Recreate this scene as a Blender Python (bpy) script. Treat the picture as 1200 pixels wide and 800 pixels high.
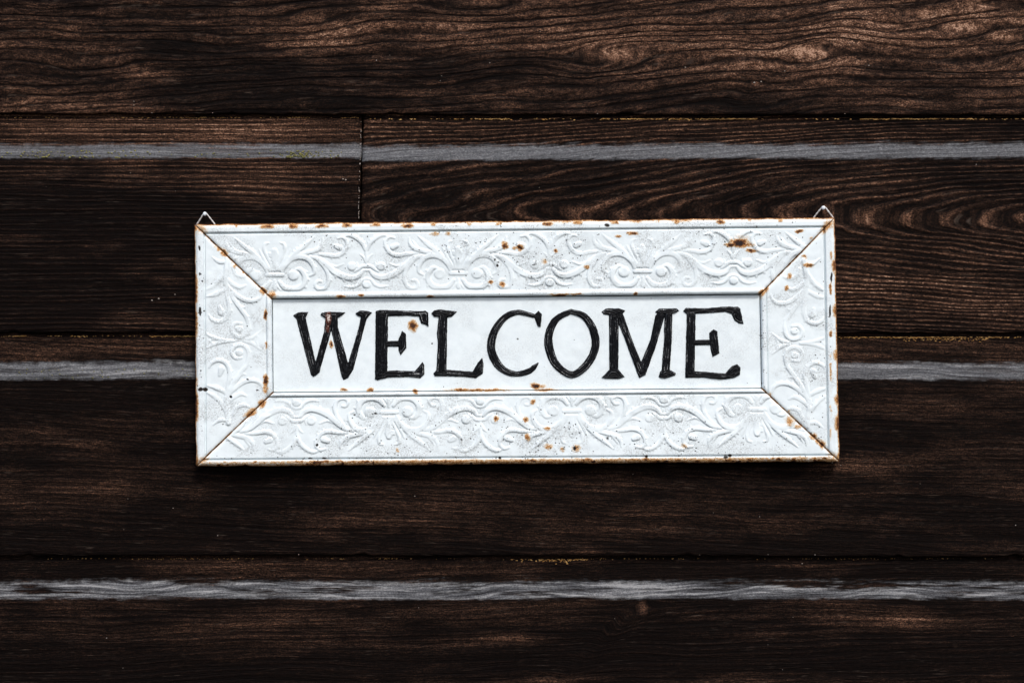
import bpy, math, random
import numpy as np
from mathutils import Vector

random.seed(7)
scn = bpy.context.scene
for o in list(bpy.data.objects):
    bpy.data.objects.remove(o)

# ------------------------------------------------------------------ camera
S = 0.00075            # metres per photograph pixel on the wall face
DIST = 1.6             # camera to wall face
cam_d = bpy.data.cameras.new('camera')
cam = bpy.data.objects.new('camera', cam_d)
scn.collection.objects.link(cam)
cam.location = (0, -DIST, 0)
cam.rotation_euler = (math.radians(90), 0, 0)
cam_d.sensor_width = 36
cam_d.lens = 36 * DIST / (1200 * S)
cam_d.clip_start = 0.05
cam_d.clip_end = 100
scn.camera = cam

# ------------------------------------------------------------------ light
SUN_EL, SUN_AZ = 50, 18       # above, a little to the right of the camera
world = bpy.data.worlds.new('World'); scn.world = world
world.use_nodes = True
wn = world.node_tree.nodes; wl = world.node_tree.links
bg = wn['Background']
sky = wn.new('ShaderNodeTexSky'); sky.sky_type = 'NISHITA'; sky.sun_disc = False
sky.sun_elevation = math.radians(SUN_EL)
sky.sun_rotation = math.radians(180 - SUN_AZ)
sky.air_density = 1.0; sky.dust_density = 3.0; sky.ozone_density = 1.0
wl.new(sky.outputs[0], bg.inputs[0]); bg.inputs[1].default_value = 0.10
sd = bpy.data.lights.new('sun', 'SUN'); sd.energy = 1.5; sd.angle = math.radians(11)
sd.color = (1.0, 0.965, 0.92)
sun = bpy.data.objects.new('sun', sd); scn.collection.objects.link(sun)
el, az = math.radians(SUN_EL), math.radians(SUN_AZ)
sdir = Vector((math.sin(az) * math.cos(el), -math.cos(az) * math.cos(el), math.sin(el)))
sun.rotation_euler = sdir.to_track_quat('Z', 'Y').to_euler()
sun.location = sdir * 5

scn.view_settings.view_transform = 'Standard'
scn.view_settings.look = 'None'
scn.view_settings.gamma = 1
scn.view_settings.use_curve_mapping = False
scn.view_settings.exposure = 0.86
scn.render.engine = 'CYCLES'

# ------------------------------------------------------------------ helpers
def wx(px, d=0.0):
    return (np.asarray(px, float) - 600) * S * (DIST - d) / DIST
def wz(py, d=0.0):
    return (400 - np.asarray(py, float)) * S * (DIST - d) / DIST

def hash2(ix, iy, seed):
    h = (ix.astype(np.int64) * 374761393 + iy.astype(np.int64) * 668265263 + seed * 1442695041) & 0x7fffffff
    h = ((h ^ (h >> 13)) * 1274126177) & 0x7fffffff
    h = (h ^ (h >> 16)) & 0xffffff
    return h / float(0xffffff)
def vnoise(x, y, seed=0):
    x = np.asarray(x, float); y = np.asarray(y, float)
    x, y = np.broadcast_arrays(x, y)
    ix = np.floor(x); iy = np.floor(y); fx = x - ix; fy = y - iy
    fx = fx * fx * (3 - 2 * fx); fy = fy * fy * (3 - 2 * fy)
    a = hash2(ix, iy, seed); b = hash2(ix + 1, iy, seed); c = hash2(ix, iy + 1, seed); d = hash2(ix + 1, iy + 1, seed)
    return (a * (1 - fx) + b * fx) * (1 - fy) + (c * (1 - fx) + d * fx) * fy
def fbm(x, y, seed=0, octv=4):
    t = 0; am = 0.5; n = 0
    for k in range(octv):
        t = t + am * vnoise(x * 2 ** k, y * 2 ** k, seed + 31 * k); n += am; am *= 0.5
    return t / n
def sstep(a, b, x):
    t = np.clip((x - a) / (b - a), 0, 1)
    return t * t * (3 - 2 * t)

def empty(name, loc, label=None, cat=None):
    o = bpy.data.objects.new(name, None); scn.collection.objects.link(o)
    o.location = loc; o.empty_display_size = 0.05
    if label: o['label'] = label; o['category'] = cat
    return o
def mesh_obj(name, verts, faces, mat, parent=None, attrs=None, smooth=True):
    """verts (n,3) in world space; faces (m,4) or list; origin goes to the parent's origin."""
    verts = np.asarray(verts, np.float64)
    if parent is not None:
        verts = verts - np.array(parent_loc(parent))
    me = bpy.data.meshes.new(name)
    if isinstance(faces, np.ndarray):
        m, k = faces.shape
        me.vertices.add(len(verts)); me.vertices.foreach_set('co', verts.astype(np.float32).ravel())
        me.loops.add(m * k); me.loops.foreach_set('vertex_index', faces.astype(np.int32).ravel())
        me.polygons.add(m); me.polygons.foreach_set('loop_start', np.arange(0, m * k, k, dtype=np.int32))
        me.update(calc_edges=True); me.validate()
    else:
        me.from_pydata([tuple(v) for v in verts], [], faces); me.update()
    if smooth:
        me.polygons.foreach_set('use_smooth', np.ones(len(me.polygons), bool))
    if attrs:
        for k, v in attrs.items():
            v = np.asarray(v, np.float32)
            if v.ndim == 2:
                at = me.attributes.new(k, 'FLOAT_VECTOR', 'POINT'); at.data.foreach_set('vector', v.ravel())
            else:
                at = me.attributes.new(k, 'FLOAT', 'POINT'); at.data.foreach_set('value', v.ravel())
    me.materials.append(mat)
    o = bpy.data.objects.new(name, me); scn.collection.objects.link(o)
    if parent is not None: o.parent = parent
    return o
_loc = {}
def parent_loc(p):
    l = Vector(p.location)
    while p.parent: p = p.parent; l += Vector(p.location)
    return l
def grid_faces(nr, nc, flip=False):
    i = np.arange(nr * nc).reshape(nr, nc)
    f = np.stack([i[:-1, :-1], i[1:, :-1], i[1:, 1:], i[:-1, 1:]], -1).reshape(-1, 4)
    return f[:, ::-1].copy() if flip else f

class NT:
    """tiny node-graph helper"""
    def __init__(s, name):
        s.m = bpy.data.materials.new(name); s.m.use_nodes = True
        s.t = s.m.node_tree; s.n = s.t.nodes; s.b = s.n['Principled BSDF']
    def link(s, sock, v):
        if v is None: return
        if hasattr(v, 'is_output'): s.t.links.new(v, sock)
        else:
            if sock.type == 'RGBA' and len(v) == 3: v = (*v, 1)
            sock.default_value = v
    def attr(s, name, out='Fac'):
        a = s.n.new('ShaderNodeAttribute'); a.attribute_name = name; return a.outputs[out]
    def math(s, op, a, b=None, c=None, clamp=False):
        n = s.n.new('ShaderNodeMath'); n.operation = op; n.use_clamp = clamp
        s.link(n.inputs[0], a); s.link(n.inputs[1], b)
        if c is not None: s.link(n.inputs[2], c)
        return n.outputs[0]
    def vmul(s, v, sc):
        n = s.n.new('ShaderNodeVectorMath'); n.operation = 'MULTIPLY'; s.link(n.inputs[0], v); s.link(n.inputs[1], sc); return n.outputs[0]
    def vadd(s, v, sc):
        n = s.n.new('ShaderNodeVectorMath'); n.operation = 'ADD'; s.link(n.inputs[0], v); s.link(n.inputs[1], sc); return n.outputs[0]
    def noise(s, vec, scale=1.0, detail=3, rough=0.55, dist=0.0, out=0):
        n = s.n.new('ShaderNodeTexNoise'); s.link(n.inputs['Vector'], vec)
        n.inputs['Scale'].default_value = scale; n.inputs['Detail'].default_value = detail
        n.inputs['Roughness'].default_value = rough; n.inputs['Distortion'].default_value = dist
        return n.outputs[out]
    def ramp(s, f, stops, interp='LINEAR'):
        n = s.n.new('ShaderNodeValToRGB'); s.link(n.inputs[0], f); r = n.color_ramp; r.interpolation = interp
        while len(r.elements) < len(stops): r.elements.new(0.5)
        for e, (p, c) in zip(r.elements, stops):
            e.position = p; e.color = (*c, 1) if len(c) == 3 else c
        return n.outputs[0]
    def rng(s, v, a, b, c=0.0, d=1.0):
        n = s.n.new('ShaderNodeMapRange'); n.interpolation_type = 'SMOOTHSTEP'
        s.link(n.inputs[0], v)
        for k, x in zip((1, 2, 3, 4), (a, b, c, d)): s.link(n.inputs[k], x)
        return n.outputs[0]
    def mix(s, f, a, b, mode='MIX'):
        n = s.n.new('ShaderNodeMix'); n.data_type = 'RGBA'; n.blend_type = mode
        s.link(n.inputs[0], f); s.link(n.inputs[6], a); s.link(n.inputs[7], b); return n.outputs[2]
    def bump(s, h, dist, strength=1.0):
        n = s.n.new('ShaderNodeBump'); s.link(n.inputs['Height'], h)
        n.inputs['Distance'].default_value = dist; n.inputs['Strength'].default_value = strength
        s.t.links.new(n.outputs[0], s.b.inputs['Normal'])
    def sep(s, v):
        n = s.n.new('ShaderNodeSeparateXYZ'); s.link(n.inputs[0], v); return n.outputs
    def comb(s, x, y, z):
        n = s.n.new('ShaderNodeCombineXYZ')
        for i, v in enumerate((x, y, z)): s.link(n.inputs[i], v)
        return n.outputs[0]
    def fin(s, col, rough, spec=0.3, metal=0.0):
        s.link(s.b.inputs['Base Color'], col); s.link(s.b.inputs['Roughness'], rough)
        s.link(s.b.inputs['Specular IOR Level'], spec); s.link(s.b.inputs['Metallic'], metal)
        return s.m

# ------------------------------------------------------------------ materials
def wood_material():
    g = NT('dark_stained_wood')
    gr = g.attr('grain', 'Vector')                 # x px along, ring px, seed
    X, R, SEED = g.sep(gr)
    wear_vignette = g.attr('wear_vignette'); bev = g.attr('bevel'); coarse = g.attr('coarse'); knot = g.attr('knot')
    pos = g.attr('face', 'Vector')                 # plain x,y px on the face, seed
    # slow wandering of ring spacing
    wob = g.noise(g.comb(g.math('MULTIPLY', X, 0.003), g.math('MULTIPLY', R, 0.03), SEED), 1, 1.5, 0.45)
    ph = g.math('ADD', g.math('MULTIPLY', R, 0.92), g.math('MULTIPLY', wob, 11.0))
    ring = g.math('MULTIPLY_ADD', g.math('SINE', ph), 0.5, 0.5)
    inv = g.attr('broad')
    rthin = g.math('POWER', ring, 2.4)
    rbroad = g.math('SUBTRACT', 1.0, g.math('POWER', ring, 3.5))
    ring = g.math('ADD', g.math('MULTIPLY', rthin, g.math('SUBTRACT', 1.0, inv)), g.math('MULTIPLY', rbroad, inv))
    rb = g.noise(g.comb(g.math('MULTIPLY', X, 0.012), g.math('MULTIPLY', R, 0.15), SEED), 1, 4, 0.6)
    ring = g.math('MULTIPLY', ring, g.rng(rb, 0.30, 0.60, 0.25, 1.0))
    ring = g.math('MULTIPLY', ring, coarse)
    streak = g.noise(g.comb(g.math('MULTIPLY', X, 0.006), g.math('MULTIPLY', R, 0.30), g.math('ADD', SEED, 7.3)), 1, 5, 0.62)
    fibre = g.noise(g.comb(g.math('MULTIPLY', X, 0.020), g.math('MULTIPLY', R, 0.75), g.math('ADD', SEED, 3.1)), 1, 4, 0.62)
    sand = g.noise(g.comb(g.math('MULTIPLY', X, 0.13), g.math('MULTIPLY', R, 0.62), g.math('ADD', SEED, 2.0)), 1, 2, 0.7)
    patch = g.noise(g.vmul(pos, (0.0048, 0.020, 1)), 1, 5, 0.65)
    patch2 = g.noise(g.vadd(g.vmul(pos, (0.02, 0.06, 1)), (4.7, 1.2, 0)), 1, 3, 0.6)
    w = g.math('ADD', wear_vignette, g.math('MULTIPLY', g.math('SUBTRACT', patch, 0.5), 1.25))
    w = g.math('ADD', w, g.math('MULTIPLY', g.math('SUBTRACT', patch2, 0.5), 0.35))
    w = g.math('MAXIMUM', w, 0.03)
    # texture amount: lines and fibres break the wear up
    fw = g.attr('fibres'); body = g.attr('body')
    fib = g.math('ADD', g.math('MULTIPLY', g.rng(streak, 0.38, 0.68), 0.55), g.math('MULTIPLY', g.rng(fibre, 0.40, 0.72), 0.50))
    tex = g.math('ADD', g.math('MULTIPLY', ring, 1.0), g.math('MULTIPLY', fib, fw))
    tex = g.math('ADD', tex, body)
    iso = g.noise(g.vadd(g.vmul(pos, (0.55, 0.75, 1)), (3, 0, 17)), 1, 2, 0.7)
    tex = g.math('MULTIPLY', tex, g.rng(iso, 0.30, 0.70, 0.45, 1.5))
    grit = g.noise(g.vadd(g.vmul(pos, (0.5, 0.95, 1)), (0, 0, 31)), 1, 1, 0.5)
    tex = g.math('MULTIPLY', tex, g.rng(sand, 0.30, 0.66, 0.5, 1.25))
    tex = g.math('MULTIPLY', tex, g.rng(grit, 0.30, 0.70, 0.75, 1.25))
    f = g.math('MULTIPLY', g.math('MULTIPLY_ADD', w, 1.0, 0.11), tex)
    f = g.math('ADD', g.math('MULTIPLY', f, 0.88), g.math('MULTIPLY', knot, g.rng(g.math('MULTIPLY_ADD', sand, 0.5, g.math('MULTIPLY', grit, 0.5)), 0.32, 0.66, 0.14, 0.62)))
    col = g.ramp(f, [(0.0, (0.0012, 0.0010, 0.0011)), (0.09, (0.0052, 0.0029, 0.0023)), (0.26, (0.026, 0.0132, 0.0085)),
                     (0.50, (0.090, 0.043, 0.025)), (0.75, (0.17, 0.088, 0.054)), (1.0, (0.36, 0.215, 0.145))])
    # sparse bright splinters
    spl = g.noise(g.comb(g.math('MULTIPLY', X, 0.045), g.math('MULTIPLY', R, 0.62), g.math('ADD', SEED, 11.0)), 1, 2, 0.6)
    spl = g.math('MULTIPLY', g.rng(spl, 0.60, 0.76), g.rng(patch2, 0.40, 0.66))
    col = g.mix(g.math('MULTIPLY', spl, 0.42), col, (0.105, 0.078, 0.062))
    # weathered grey shoulder
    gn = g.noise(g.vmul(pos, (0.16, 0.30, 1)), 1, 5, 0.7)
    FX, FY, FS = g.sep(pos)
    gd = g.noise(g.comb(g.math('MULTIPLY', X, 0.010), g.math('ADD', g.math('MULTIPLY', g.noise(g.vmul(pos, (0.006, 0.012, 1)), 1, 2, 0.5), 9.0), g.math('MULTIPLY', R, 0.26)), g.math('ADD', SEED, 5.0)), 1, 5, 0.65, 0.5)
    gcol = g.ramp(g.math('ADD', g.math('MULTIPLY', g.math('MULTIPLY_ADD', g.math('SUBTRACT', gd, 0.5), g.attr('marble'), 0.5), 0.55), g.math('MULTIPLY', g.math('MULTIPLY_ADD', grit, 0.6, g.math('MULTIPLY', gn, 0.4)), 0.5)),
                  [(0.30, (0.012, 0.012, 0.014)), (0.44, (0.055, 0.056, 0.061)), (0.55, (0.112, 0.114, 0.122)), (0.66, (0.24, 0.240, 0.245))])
    gn2 = g.noise(g.vmul(pos, (0.09, 0.12, 1)), 1, 4, 0.7)
    sp2 = g.noise(g.comb(g.math('MULTIPLY', X, 0.02), g.math('MULTIPLY', R, 0.35), g.math('ADD', SEED, 15.0)), 1, 4, 0.6)
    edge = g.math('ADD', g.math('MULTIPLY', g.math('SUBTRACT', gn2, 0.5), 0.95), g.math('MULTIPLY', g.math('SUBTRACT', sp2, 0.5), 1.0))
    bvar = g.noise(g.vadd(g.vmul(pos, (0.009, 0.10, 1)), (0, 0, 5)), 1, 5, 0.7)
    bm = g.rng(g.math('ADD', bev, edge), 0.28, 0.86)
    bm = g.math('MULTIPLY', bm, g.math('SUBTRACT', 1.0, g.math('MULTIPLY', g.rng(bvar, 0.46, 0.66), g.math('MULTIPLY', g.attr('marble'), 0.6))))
    lich = g.noise(g.vadd(g.vmul(pos, (0.16, 0.22, 1)), (0, 0, 9)), 1, 2, 0.5)
    lich2 = g.noise(g.vadd(g.vmul(pos, (0.012, 0.0, 1)), (0, 0, 19)), 1, 2, 0.5)
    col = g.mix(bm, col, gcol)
    h = g.math('ADD', g.math('MULTIPLY', ring, 0.9), g.math('MULTIPLY', streak, 0.9))
    h = g.math('ADD', h, g.math('MULTIPLY', fibre, 0.9))
    h = g.math('ADD', h, g.math('MULTIPLY', sand, 0.35))
    g.bump(h, 0.0011, 0.85)
    return g.fin(col, g.rng(fibre, 0.3, 0.7, 0.62, 0.85), g.rng(f, 0.0, 0.5, 0.035, 0.10))

def enamel_material():
    g = NT('rusty_white_enamel')
    rust = g.attr('rust'); speck = g.attr('speck'); smudge = g.attr('smudge'); pos = g.attr('pix', 'Vector')
    n1 = g.noise(pos, 0.35, 4, 0.65); n2 = g.noise(pos, 0.09, 4, 0.6); n3 = g.noise(pos, 1.1, 3, 0.6)
    r = g.math('ADD', rust, g.math('MULTIPLY', g.math('SUBTRACT', n1, 0.5), g.rng(rust, 0.02, 0.35, 0.0, 0.9)))
    r = g.math('ADD', r, g.math('MULTIPLY', g.math('SUBTRACT', n3, 0.5), g.rng(rust, 0.02, 0.30, 0.0, 0.95)))
    white = g.mix(g.rng(n2, 0.35, 0.7), (0.715, 0.785, 0.815), (0.665, 0.735, 0.77))
    fine = g.noise(pos, 0.6, 4, 0.7)
    white = g.mix(g.math('MULTIPLY', smudge, g.rng(fine, 0.42, 0.66)), white, (0.33, 0.345, 0.35))
    rc = g.ramp(r, [(0.0, (0.72, 0.75, 0.76)), (0.20, (0.70, 0.59, 0.45)), (0.36, (0.56, 0.31, 0.115)),
                    (0.48, (0.27, 0.105, 0.030)), (0.66, (0.070, 0.026, 0.013)), (0.9, (0.014, 0.008, 0.008))])
    col = g.mix(g.rng(r, 0.06, 0.26), white, rc)
    sp = g.rng(g.math('ADD', speck, g.math('MULTIPLY', g.math('SUBTRACT', n3, 0.5), 0.5)), 0.32, 0.62)
    col = g.mix(sp, col, g.mix(g.rng(n2, 0.4, 0.6), (0.006, 0.003, 0.004), (0.028, 0.023, 0.02)))
    rr = g.rng(r, 0.1, 0.35, 0.0, 1.0)
    h = g.math('ADD', g.math('MULTIPLY', rr, g.math('MULTIPLY_ADD', n3, 0.8, 0.2)), g.math('MULTIPLY', n1, 0.10))
    h = g.math('SUBTRACT', h, g.math('MULTIPLY', sp, 0.4))
    g.bump(h, 0.0006, 0.8)
    return g.fin(col, g.math('MULTIPLY_ADD', rr, 0.45, 0.36), 0.28)

def paint_material():
    g = NT('black_brushed_paint')
    streak = g.attr('streak'); rust = g.attr('rust'); pos = g.attr('pix', 'Vector')
    n = g.noise(pos, 0.8, 4, 0.7)
    s = g.math('MULTIPLY', streak, g.rng(n, 0.32, 0.62, 0.25, 1.25))
    col = g.ramp(s, [(0.0, (0.0022, 0.0026, 0.0038)), (0.35, (0.016, 0.018, 0.022)), (0.8, (0.16, 0.165, 0.17)), (1.0, (0.42, 0.43, 0.43))])
    n2 = g.noise(pos, 0.5, 4, 0.7)
    r = g.math('ADD', rust, g.math('MULTIPLY', g.math('SUBTRACT', n2, 0.5), g.rng(rust, 0.05, 0.4, 0, 1.6)))
    col = g.mix(g.rng(r, 0.35, 0.5), col, (0.07, 0.022, 0.014))
    col = g.mix(g.rng(r, 0.72, 0.85), col, (0.55, 0.48, 0.44))
    g.bump(g.math('ADD', g.math('MULTIPLY', s, 0.6), g.math('MULTIPLY', n, 0.35)), 0.0006, 0.7)
    return g.fin(col, g.rng(n, 0.3, 0.7, 0.42, 0.62), 0.12)

def plain(name, c1, c2, scale, rough, spec=0.3, metal=0.0):
    g = NT(name)
    tc = g.n.new('ShaderNodeTexCoord')
    n = g.noise(tc.outputs['Object'], scale, 3, 0.6)
    g.bump(n, 0.0004, 0.4)
    return g.fin(g.mix(g.rng(n, 0.35, 0.65), c1, c2), rough, spec, metal)

M_WOOD = wood_material()
M_ENAMEL = enamel_material()
M_PAINT = paint_material()
M_BACK = plain('sheathing_dark', (0.008, 0.006, 0.005), (0.02, 0.015, 0.012), 40, 0.9, 0.1)
M_WIRE = plain('pale_wire', (0.80, 0.80, 0.80), (0.62, 0.60, 0.58), 400, 0.4, 0.5, 0.0)
M_NAIL = plain('bright_nail', (0.72, 0.77, 0.83), (0.60, 0.64, 0.70), 500, 0.35, 0.5, 0.25)
M_OCHRE = plain('ochre_dust', (0.40, 0.20, 0.06), (0.60, 0.36, 0.14), 300, 0.9, 0.1)
M_LICHEN = plain('yellow_lichen', (0.13, 0.125, 0.05), (0.24, 0.22, 0.07), 300, 0.9, 0.1)
M_FLAKE = plain('pale_splinter', (0.22, 0.17, 0.14), (0.5, 0.45, 0.41), 300, 0.8, 0.15)

# ------------------------------------------------------------------ wall of drop siding
wall = empty('wooden_wall', (0, 0, -0.6), 'dark brown weathered wall of horizontal wooden siding boards', 'wall')
RECESS = 6.0       # px: how far the upper rebate lies behind the face
THICK = 24.0       # px

# patches of worn stain, plus vignette darkening painted in at left and bottom: x, y, rx, ry, amount
WEAR_VIGNETTE = [(1000, 45, 330, 60, .40), (640, 40, 220, 45, .12), (420, 95, 260, 26, -.16), (800, 112, 200, 16, -.14), (960, 62, 60, 20, .25), (1110, 20, 160, 26, .12), (560, 112, 120, 18, .26),
        (100, 118, 110, 18, .36), (165, 83, 45, 10, .42), (60, 45, 110, 30, .20), (375, 45, 60, 14, .40), (470, 30, 90, 22, .22),
        (270, 95, 130, 40, -.30), (880, 118, 150, 20, .05), (1150, 90, 70, 30, .1),
        (200, 152, 300, 22, .55), (200, 198, 300, 14, .20), (290, 222, 55, 10, .42), (120, 250, 240, 26, -.22), (620, 150, 300, 18, .22),
        (1000, 152, 260, 16, .24), (560, 215, 160, 28, .10), (760, 235, 150, 26, .08), (1010, 335, 50, 36, .34), (1165, 358, 75, 26, .48),
        (1080, 270, 150, 60, .20), (60, 330, 200, 60, -.16), (200, 340, 50, 10, .12), (900, 235, 160, 40, .12),
        (120, 408, 170, 16, .30), (1090, 412, 130, 18, .22), (120, 470, 180, 26, -.12), (100, 515, 220, 12, .14), (1040, 470, 80, 12, .10),
        (1000, 548, 60, 7, .40), (1120, 570, 110, 12, .16), (330, 585, 280, 30, .06), (560, 585, 160, 28, .10), (890, 612, 60, 14, .18),
        (100, 620, 200, 30, -.05), (700, 575, 150, 26, .10), (1050, 620, 190, 30, -.04),
        (300, 665, 400, 14, .16), (940, 665, 60, 8, .20), (120, 738, 170, 18, .20), (330, 725, 110, 14, .16), (450, 740, 70, 14, .24), (585, 749, 40, 7, .42),
        (480, 785, 400, 22, -.12), (1060, 722, 90, 10, .30), (1020, 752, 60, 6, .18), (100, 785, 200, 26, -.25), (40, 460, 160, 40, -.08), (40, 620, 260, 40, -.06), (1130, 640, 160, 30, -.07), (1100, 780, 300, 24, -.08), (640, 640, 260, 14, -.05), (890, 797, 70, 8, .3), (640, 799, 50, 5, .3),
        (820, 735, 60, 20, -.1)]
KNOTS = [(954, 60, 26, 9, 1.1), (722, 63, 30, 8, .85), (1132, 31, 20, 5, 1.1), (1180, 43, 20, 5, 1.1), (888, 98, 6, 3, .9), (1080, 15, 22, 5, .5), (1160, 6, 16, 4, .7),
         (570, 2, 30, 6, .6), (753, 712, 7, 9, 1.0), (300, 350, 26, 6, .0)]

def plank(name, x0, x1, ytop, tongue, bevel, ybot, seed, coarse, amp, slope=0.0, cathedral=None, tilt=0.0, step=(4.0, 2.2), endfx=None, btilt=0.0, broad=0.0, rscale=1.0, marble=1.0, base=.13, fibres=.7, body=.2):
    """a novelty-siding board: rebated flat, sloping shoulder, face; all numbers in photo pixels"""
    y_t = ytop; y_b0 = ytop + tongue; y_b1 = y_b0 + bevel
    prof = [(y_t - 26, -RECESS, 0, 0)]
    for y in np.arange(y_t - 3, y_b0 - 1.5, step[1]): prof.append((y, -RECESS, 0, 0))
    for k in range(11):
        t = k / 10; prof.append((y_b0 + bevel * t, -RECESS + RECESS * (0.55 * t + 0.45 * (1 - (1 - t) ** 2)), 1, t))
    for y in np.arange(y_b1 + 1.2, ybot - 2.5, step[1]): prof.append((y, 0, 0, 0))
    prof += [(ybot - 1.6, -0.15, 0, 0), (ybot - 0.5, -0.9, 0, 0), (ybot, -2.2, 0, 0)]
    prof = np.array(prof)
    xs = np.linspace(x0, x1, int((x1 - x0) / step[0]) + 1)
    nx, ny = len(xs), len(prof)
    X = np.repeat(xs[None, :], ny, 0); Y0 = np.repeat(prof[:, :1], nx, 1); D = np.repeat(prof[:, 1:2], nx, 1)
    # slight sag, crook and ragged edges
    sag = 2.2 * (fbm(X / 520, seed * 3.3, seed, 3) - 0.5) + tilt * (X - 600)
    edge = (fbm(X / 30, Y0 * 0 + seed, seed + 5, 4) - 0.5) * 1.4 - 2.2 * sstep(.62, .8, fbm(X / 17, Y0 * 0 + seed + 4.4, seed + 15, 3))
    wb = np.clip(1 - np.maximum(np.maximum(y_b0 - prof[:, 0], prof[:, 0] - y_b1), 0) / 16, 0, 1)[:, None]
    Y = Y0 + sag + wb * (3.0 * (fbm(X / 260, seed * 1.7, seed + 9, 3) - 0.5) + btilt * (X - 800))
    Y[-4:] += edge[-4:]
    # grain field
    R = Y0 + slope * (X - 600) + amp * (fbm(X / 300, Y0 / 55, seed + 1, 3) - 0.5) * 2 + amp * 0.35 * (fbm(X / 90, Y0 / 26, seed + 2, 2) - 0.5) * 2
    if cathedral:
        cx, cy, kx, ky = cathedral
        pdep = kx * np.clip(cx - X, 0, None)
        pdep = 230 * np.tanh(pdep / 230)
        cyx = cy + 14 * (fbm(X / 420, 3.7, seed + 12, 2) - .5)
        R = np.sqrt((ky * (Y0 - cyx)) ** 2 + pdep ** 2 + 9) * 1.0 + amp * 1.3 * (fbm(X / 210, Y0 / 44, seed + 1, 3) - 0.5) + amp * .5 * (fbm(X / 70, Y0 / 20, seed + 2, 2) - .5)
    kn = np.zeros_like(R)
    for (kx_, ky_, w_, h_, b_) in KNOTS:
        if ytop < ky_ < ybot or (ky_ < ytop and False):
            gx = np.exp(-((X - kx_ + 1.1 * (Y0 - ky_) + 1.6 * w_ * (fbm(X / (2 * w_), Y0 / 18, seed + 33, 3) - .5)) / (w_ * 1.8)) ** 2) * sstep(y_b1 - 1, y_b1 + 5, Y0)
            R = R - np.tanh((Y0 - ky_) / h_) * h_ * 1.5 * gx * np.exp(-np.abs(Y0 - ky_) / (5 * h_))
            rr = np.sqrt(((X - kx_) / w_) ** 2 + ((Y0 - ky_) / h_) ** 2)
            kn = np.maximum(kn, b_ * (1 - sstep(.35, 1.15, rr + 0.5 * (fbm(X / 8, Y0 / 4, seed + 4, 2) - .5))))
    R = R * rscale
    we = np.full_like(R, base)
    wobx = 70 * (fbm(X / 120, Y0 / 40, seed + 21, 3) - .5); woby = 22 * (fbm(X / 100, Y0 / 30, seed + 22, 3) - .5)
    for (ax, ay, rx, ry, am) in WEAR_VIGNETTE:
        if ytop - 2 <= ay <= ybot + 2:
            we += am * np.exp(-((X + wobx - ax) / rx) ** 2 - ((Y0 + woby - ay) / ry) ** 2)
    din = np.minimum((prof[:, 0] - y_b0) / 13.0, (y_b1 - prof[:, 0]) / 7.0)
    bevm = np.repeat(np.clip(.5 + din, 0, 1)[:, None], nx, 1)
    co = np.repeat(np.full((ny, 1), coarse), nx, 1)
    # real relief of the grain, coarse part
    D = D + 0.35 * (np.sin(R * 0.92 / 3) * 0.5) + 1.2 * (fbm(X / 40, R / 9, seed + 6, 3) - 0.5) * coarse
    D[-3:] -= 0.0
    if endfx:
        side, xe = endfx
        dd = np.abs(X - xe)
        X = X + np.where(dd < 6, (fbm(Y0 / 9, seed, seed + 8, 3) - .5) * 2.2, 0) + np.where(dd < 6, (Y0 - 195) * -0.022, 0)
        D = D - 1.6 * np.exp(-dd / 2.0)
    V = np.stack([wx(X), -D * S, wz(Y)], -1)
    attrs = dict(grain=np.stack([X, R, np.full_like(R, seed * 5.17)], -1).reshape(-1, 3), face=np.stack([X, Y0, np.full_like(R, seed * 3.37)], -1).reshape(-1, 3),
                 broad=np.full(R.size, broad), fibres=np.full(R.size, fibres), body=np.full(R.size, body), marble=np.full(R.size, marble), wear_vignette=we.ravel(), bevel=bevm.ravel(), coarse=co.ravel(), knot=kn.ravel())
    # close the board: back sheet ring
    n0 = nx * ny
    back = V.copy(); per = np.concatenate([np.arange(nx), np.arange(2 * nx - 1, n0, nx), np.arange(n0 - 2, n0 - nx - 1, -1), np.arange(n0 - 2 * nx, 0, -nx)])
    pv = V.reshape(-1, 3)[per].copy(); pv[:, 1] = THICK * S
    verts = np.concatenate([V.reshape(-1, 3), pv])
    f1 = grid_faces(ny, nx)
    m = len(per); k = np.arange(m); k2 = (k + 1) % m
    f2 = np.stack([per[k], per[k2], n0 + k2, n0 + k], -1)
    faces = np.concatenate([f1, f2])
    for a in attrs: attrs[a] = np.concatenate([attrs[a], attrs[a][per]])
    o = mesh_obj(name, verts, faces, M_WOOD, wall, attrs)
    # smooth across the face, sharp rim
    return o

XL, XR = -520, 1720
plank('plank', XL, XR, -382, 34, 18, -124.4, 1, .8, 10, step=(8, 4))
plank('plank', XL, XR, -124, 34, 18, 134, 2, 1.0, 17, slope=.05, tilt=.0014, broad=.85, rscale=.62, fibres=.28, body=.10)
plank('plank', XL, 422.2, 134.6, 34, 17, 389.6, 3, .6, 4, base=.10, fibres=.65, body=.2, tilt=.001, marble=.7, rscale=1.2, endfx=('r', 422.2))
plank('plank', 424.4, XR, 135.4, 33.5, 18, 390.6, 4, coarse=.85, amp=14, btilt=-.0042, marble=.25, broad=.0, rscale=.9, fibres=.34, body=.18, slope=-.03, cathedral=(1500, 257, .19, 1.75), tilt=-.001, endfx=('l', 424.4))
plank('plank', XL, XR, 391.2, 33, 20, 651.6, 5, .25, 7, base=.10, fibres=.62, body=.27, slope=-.035, tilt=.0016, marble=1.2)
plank('plank', XL, XR, 652.4, 29, 20, 911, 6, .28, 8, base=.09, fibres=.62, body=.27, slope=.02, tilt=.001, marble=2.0)
plank('plank', XL, XR, 911.6, 32, 18, 1170, 8, .7, 10, step=(8, 4))

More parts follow.
